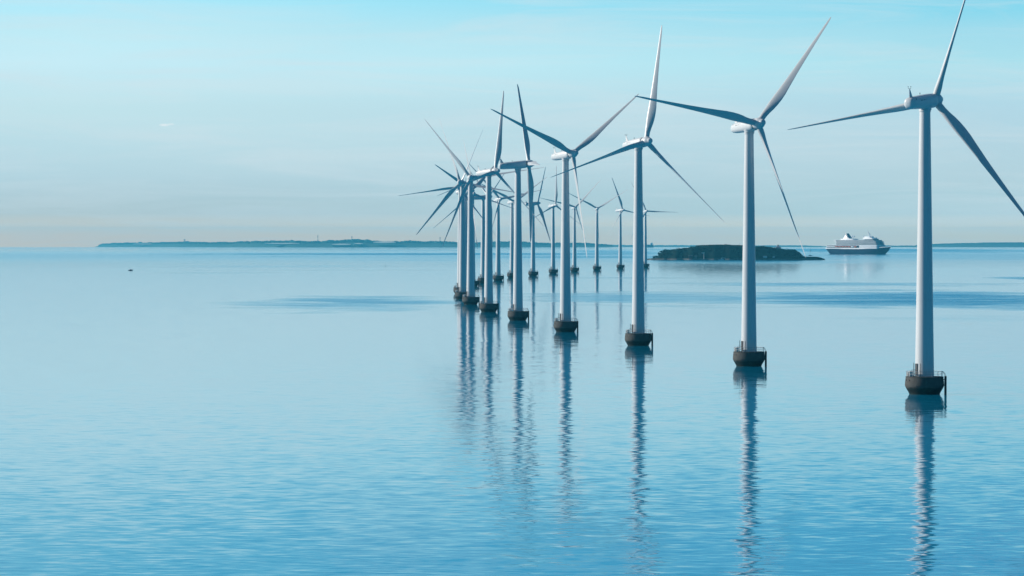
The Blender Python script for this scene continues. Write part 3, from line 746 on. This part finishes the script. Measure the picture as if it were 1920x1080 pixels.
# pergola-like open shed on the ridge, right of the second tower
root = empty('viewing_shelter', (ipx(1426), ID - 5, ISL_Z + isl_h(1426) - .3)); tag(root, 'long low open shelter on posts on the island ridge', 'shelter')
b = MB(); b.box((0, 0, 2.1), (15, 3, .3)); b.build('roof', M_roof, root, 0)
for x in (-7, -4.5, -1, 1.5, 4, 7):
    b = MB(); b.tube([(x, -1.2, 0), (x, -1.2, 2.0)], .16, 6); b.build('post', M_roof, root)
# flag pole and aerials
def pole(px, h, r, label, name='mast', arm=0.0, base_h=None, yoff=0):
    z = ISL_Z + (isl_h(px) if base_h is None else base_h)
    b = MB(); b.tube([(0, 0, -.5), (0, 0, h)], [r, r * .6], 8)
    if arm: b.box((-arm * .25, 0, h - .15), (arm, r * 2, r * 2.4))
    o = b.build(name, M_pale if arm else M_roof); o.location = (ipx(px), ID + yoff, z); tag(o, label, 'mast'); return o
pole(1387.5, 4.2, .16, 'thin dark mast on the ridge just left of the second tower')
pole(1367, 1.6, .14, 'short stub mast on the highest part of the island ridge', yoff=2)
pole(1316, 9.2, .42, 'pale T-shaped crane post on the quay at the left part of the island', 'crane_post', 5.2, 2.0, -62)
for px, wdt, hgt, lab in ((1292, 6.0, 3.6, 'small dark red-brown hut on the island quay left of the crane post'), (1301.5, 3.4, 3.0, 'little square hut between the hut and the crane post on the quay'),
                          (1429.5, 6.0, 1.6, 'low pale shed with a flat roof on the quay right of the second tower'), (1446, 3.0, 1.2, 'tiny pale shed near the right end of the quay')):
    root = empty('quay_hut', (ipx(px), ID - dep(px) * .5 - .5, ISL_Z + (3.0 if px < 1400 else 4.4))); tag(root, lab, 'hut')
    b = MB(); b.box((0, 0, hgt / 2 - .5), (wdt, 3, hgt + 1)); b.build('wall', M_pale if px > 1400 else principled('brown_wall', (.09, .06, .05), .8), root, 0)
    b = MB(); gable(b, 0, 0, 0, wdt + .5, 3.6, hgt, .8); b.build('roof', M_roof, root, 0)
# moored white launch by the quay
def launch(name, px, row, length, label, cat='boat', h=1.0, M=None, cab=True, rz=0.0):
    p = on_sea(px, row); root = empty(name, p, rz); tag(root, label, cat)
    L = length; b = MB(); secs = []
    for i in range(11):
        t = i / 10; w_ = L * .15 * (1 - max(0, (t - .5) / .5) ** 2) + .02; sh = L * .09 * h * (1 + .5 * t * t)
        x = -L / 2 + L * t
        secs.append([Vector((x, w_, sh)), Vector((x - .06 * L * t, w_ * .75, -.3)), Vector((x - .06 * L * t, -w_ * .75, -.3)), Vector((x, -w_, sh))])
    b.loops(secs); b.build('hull', M or M_shipw, root)
    if cab:
        b = MB(); z0 = L * .09 * h
        b.loops([[Vector((x, y, z)) for x, y in outline(-L * .22, L * .18, L * .11, L * .05, 0)] if k == 0 else [Vector((x * .82 - L * .02, y * .8, z)) for x, y in outline(-L * .22, L * .18, L * .11, L * .05, 0)] for k, z in enumerate((z0 - .05, z0 + L * .13))])
        c = b.build('cabin', M_pale, root)
        b = MB()
        for s in (-1, 1): b.box((-L * .03, s * L * .101, z0 + L * .07), (L * .24, L * .02, L * .045))
        b.build('window', M_glass, c, 0)
        b = MB(); b.tube([(-L * .05, 0, z0 + L * .1), (-L * .06, 0, z0 + L * .3)], .05, 5); b.build('mast', M_steel, root)
    return root
launch('motor_launch', 1357, 487.6, 19, 'long low pale launch moored against the island quay', h=.6)
launch('motor_boat', 1519, 479.6, 8.5, 'small white motor boat with a mast, on the water right of the island', M=M_navy)
launch('fishing_boat', 245, 507.0, 4.8, 'small dark boat with a grey cabin alone on the pale water at far left', h=1.4, M=M_navy, rz=.4)
launch('distant_boat', 402, 468.4, 6.0, 'tiny boat speck below the far shore, left of its twin', M=M_navy, rz=.3)
launch('distant_boat', 444, 468.6, 5.0, 'tiny boat speck below the far shore, right of its twin', M=M_roof, rz=.2)
p = on_sea(723, 500); b = MB(); b.tube([(0, 0, -1), (0, 0, 2.6)], [.16, .09], 6); b.lathe([(.28, -.3), (.34, .1), (.2, .5)], 10); b.lathe([(.18, 2.5), (.2, 2.7), (.05, 3.0)], 8)
o = b.build('marker_post', M_dark); o.location = p; tag(o, 'thin dark marker post standing in the water left of the turbines', 'marker buoy')
p = on_sea(283.5, 479); 
for dxm, lab in ((-1.5, 'left one of a pair of thin stakes far out on the left water'), (1.8, 'right one of a pair of thin stakes far out on the left water')):
    b = MB(); b.tube([(0, 0, -1), (0, 0, 3.4)], .16, 6); b.lathe([(.3, -.3), (.4, .2), (.2, .5)], 8); o = b.build('stake', M_roof); o.location = p + Vector((dxm, 0, 0)); tag(o, lab, 'stake')
# beacon behind the launch, right of the island
p = on_sea(1519.5, 472); b = MB(); b.lathe([(1.0, -1), (.9, 2), (.35, 2.6), (.22, 9), (.5, 9.2), (.4, 10.2), (.1, 10.8)], 12); o = b.build('beacon', M_roof); o.location = p; tag(o, 'thin beacon on the water behind the small motor boat', 'beacon')

# ------------------------------------------------------------------ far shores
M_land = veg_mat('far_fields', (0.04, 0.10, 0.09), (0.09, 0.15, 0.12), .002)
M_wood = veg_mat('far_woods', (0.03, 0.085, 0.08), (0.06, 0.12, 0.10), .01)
M_field = principled('stubble_field', (0.62, 0.56, 0.44), .9, vary=.15, vscale=.004)
def shore(name, prof, dist, foot=462.0, depth=900, wood=True, seed=1, label=None, bump=1.0, crown=30):
    """land strip; PROF lists (photo column, row of its top), DIST the distance for a column"""
    v = []; f = []; n = int((prof[-1][0] - prof[0][0]) / 2.0)
    def top(px):
        for (a, ra), (c, rc) in zip(prof, prof[1:]):
            if a <= px <= c: return ra + 1.0 + (rc - ra) * (px - a) / (c - a) + (1.4 * noise.noise(Vector((px * .09, seed, 4))) + 1.3 * noise.noise(Vector((px * .33, seed, 6)))) * bump
        return prof[-1][1]
    rows = [(-.5, None), (0, .0), (.08, .35), (.35, .8), (.6, 1.0), (1.0, .9), (1.3, -.5)]
    for i in range(n + 1):
        px = prof[0][0] + (prof[-1][0] - prof[0][0]) * i / n; D = dist(px); x = (px - 960) * D / F_PX
        zt = z_at(top(px), D); zs = sea_z(x, D)
        for t, k in rows:
            yy = D + depth * t
            zz = zs - 12 if k is None else (zs + .3 + (zt - zs) * max(k, 0) * (1 if not wood else .78)) if k >= 0 else zs - 20
            v.append((x, yy, zz))
    m = len(rows)
    for i in range(n):
        for j in range(m - 1):
            a = i * m + j; f.append((a, a + m, a + m + 1, a + 1))
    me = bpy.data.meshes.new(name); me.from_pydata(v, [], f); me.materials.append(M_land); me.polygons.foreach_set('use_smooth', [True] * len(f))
    o = bpy.data.objects.new(name, me); col.objects.link(o); tag(o, kind='structure')
    if wood:
        rnd = random.Random(seed); b = MB()
        L = prof[-1][0] - prof[0][0]
        for _ in range(int(L * 2.2)):
            px = rnd.uniform(prof[0][0] + 2, prof[-1][0] - 2); D = dist(px); t = rnd.uniform(.3, .62); x = (px - 960) * D / F_PX
            zt = z_at(top(px), D) ; zs = sea_z(x, D); hl = (zt - zs)
            k = noise.noise(Vector((px * .045, seed, 0))) * .5 + .5
            r = max(6, hl * rnd.uniform(.07, .2)) * (.6 + .8 * k) * bump
            zz = zs + hl * (.82 + .10 * noise.noise(Vector((px * .12, seed * 3, 1)))) - r * .1
            cx, cy_ = x, D + depth * t
            rings = []
            for q in range(5):
                ph = q / 4 * math.pi / 2; rr = r * 1.6 * math.cos(ph) + .3
                rings.append([Vector((cx + rr * (1 + .3 * noise.noise(Vector((px, q, s)))) * math.cos(s * math.pi / 4), cy_ + rr * math.sin(s * math.pi / 4), zz - r * .6 + r * 1.5 * math.sin(ph) * (1 + .25 * noise.noise(Vector((px, q * 2, s + 9)))))) for s in range(8)])
            b.loops(rings)
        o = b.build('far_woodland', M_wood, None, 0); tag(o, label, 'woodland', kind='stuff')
LP = [(176, 459.5), (184, 455.5), (215, 454.6), (240, 454.2), (300, 453.0), (342, 452.0), (380, 453.6), (400, 452.6), (420, 453.6), (440, 451.6), (500, 450.4), (540, 449.6), (570, 451), (600, 450.6), (640, 448.2), (670, 446.8),
      (690, 449.4), (715, 451.6), (750, 451.4), (765, 449.8), (790, 451.6), (830, 451.2), (862, 453.6), (900, 453.4), (940, 451.8), (960, 450.6), (1000, 454), (1040, 455.6), (1060, 455), (1090, 454.4), (1110, 455.6), (1140, 458.6), (1150, 460)]
def ldist(px): return 20000 + max(0, (560 - px) / 380) ** 1.5 * 8300 + max(0, (px - 900) / 250) * 1500
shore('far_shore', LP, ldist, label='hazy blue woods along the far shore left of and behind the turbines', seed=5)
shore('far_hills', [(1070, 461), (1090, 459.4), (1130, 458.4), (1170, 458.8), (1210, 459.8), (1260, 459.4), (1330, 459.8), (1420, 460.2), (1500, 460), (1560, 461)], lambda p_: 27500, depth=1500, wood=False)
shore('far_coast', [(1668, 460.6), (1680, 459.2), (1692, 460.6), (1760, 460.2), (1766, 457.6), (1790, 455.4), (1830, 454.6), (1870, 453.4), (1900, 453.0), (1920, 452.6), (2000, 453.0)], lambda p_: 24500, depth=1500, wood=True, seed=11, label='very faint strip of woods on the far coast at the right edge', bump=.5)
# pale stubble fields showing through the woods
for i, (a, c, r0, r1) in enumerate(((497, 562, 455.6, 456.8), (622, 657, 457.2, 458.6), (664, 680, 456.0, 456.9), (700, 742, 452.6, 455.2), (250, 290, 457, 457.6))):
    D = ldist((a + c) / 2) + 70; r0 -= .3; r1 += .5; b = MB(); n = 12; rr = []
    for k in range(n + 1):
        t = k / n; px = a + (c - a) * t; e = math.sin(math.pi * min(max(t, .02), .98)) ** .5; rm = (r0 + r1) / 2; hh = (r1 - r0) / 2 * e
        x = (px - 960) * D / F_PX
        rr.append([Vector((x, D - 60, z_at(rm + hh, D - 60))), Vector((x, D + 60, z_at(rm - hh, D + 60))), Vector((x, D + 64, z_at(rm - hh, D + 64) - 6)), Vector((x, D - 56, z_at(rm + hh, D - 56) - 6))])
    b.loops(rr); o = b.build('field', M_field, None, 0); tag(o, kind='structure')
# masts and chimneys on the far shore
for px, rt, rb, lab in ((596, 440.6, 451, 'tall thin radio mast on the far shore above the woods, left of centre'), (825, 444.2, 452, 'thin radio mast on the far shore near the leftmost turbine blades'), (660, 442.5, 448, 'short mast on the highest wooded hill of the far shore'),
                        (346, 449.6, 453, 'small water tower on the far shore at left')):
    D = ldist(px) + 250; x = (px - 960) * D / F_PX; z0, z1 = z_at(rb + 3, D), z_at(rt, D); b = MB()
    r = 1.6 if px != 346 else 2.4
    b.tube([(0, 0, 0), (0, 0, z1 - z0)], [r, r * .5], 8)
    if px == 346: b.lathe([(2, z1 - z0 - 4), (8, z1 - z0 - 1.5), (8, z1 - z0 + 1), (3, z1 - z0 + 2.5)], 12)
    else:
        b.box((0, 0, (z1 - z0) * .72), (r * 5, r * 1.2, r * 1.2)); b.box((0, 0, (z1 - z0) * .88), (r * 4, r, r))
    o = b.build('water_tower' if px == 346 else 'radio_mast', M_roof); o.location = (x, D, z0); tag(o, lab, 'water tower' if px == 346 else 'radio mast')
# cargo ship on the horizon, behind the island's left end
D = 19500; x = (1213 - 960) * D / F_PX; root = empty('cargo_ship', (x, D, sea_z(x, D))); tag(root, 'faint blue cargo ship on the horizon just right of the farthest turbine', 'cargo ship')
b = MB(); secs = []
for i in range(9):
    t = i / 8; w_ = 9 * (1 - max(0, (t - .75) / .25) ** 2) + .2; secs.append([Vector((-34 + 68 * (1 - t), w_, 13.5)), Vector((-34 + 68 * (1 - t) + 4 * t, w_ * .9, -2)), Vector((-34 + 68 * (1 - t) + 4 * t, -w_ * .9, -2)), Vector((-34 + 68 * (1 - t), -w_, 13.5))])
b.loops(secs); b.build('hull', M_navy, root)
b = MB(); b.box((24, 0, 17.5), (12, 14, 8), b=.4); b.box((25, 0, 22.5), (7, 16, 2.4), b=.3); b.build('superstructure', M_shipw, root)
b = MB(); b.tube([(27, 0, 22), (27, 0, 29)], .5, 6); b.box((27, 0, 27), (.6, 5, .6)); b.build('mast', M_steel, root)
b = MB(); b.tube([(-22, 0, 13), (-22, 0, 20)], .5, 6); b.build('foremast', M_steel, root)

# ------------------------------------------------------------------ haze
HAZE = True
if HAZE:
    b = MB(); lo, hi = sea_z(30000, 0) - 1.5, 106.0
    b.box((0, 0, (lo + hi) / 2), (61000, 61000, hi - lo))
    m = bpy.data.materials.new('sea_haze'); m.use_nodes = True; n = NT(m.node_tree)
    pv = n.node('ShaderNodeVolumePrincipled'); out = n.node('ShaderNodeOutputMaterial'); n.l.new(pv.outputs[0], out.inputs['Volume'])
    pv.inputs['Density'].default_value = 3.0e-5; pv.inputs['Color'].default_value = (.14, .78, 1.0, 1); pv.inputs['Anisotropy'].default_value = 0.3
    o = b.build('haze', m, None, 0); tag(o, kind='stuff')
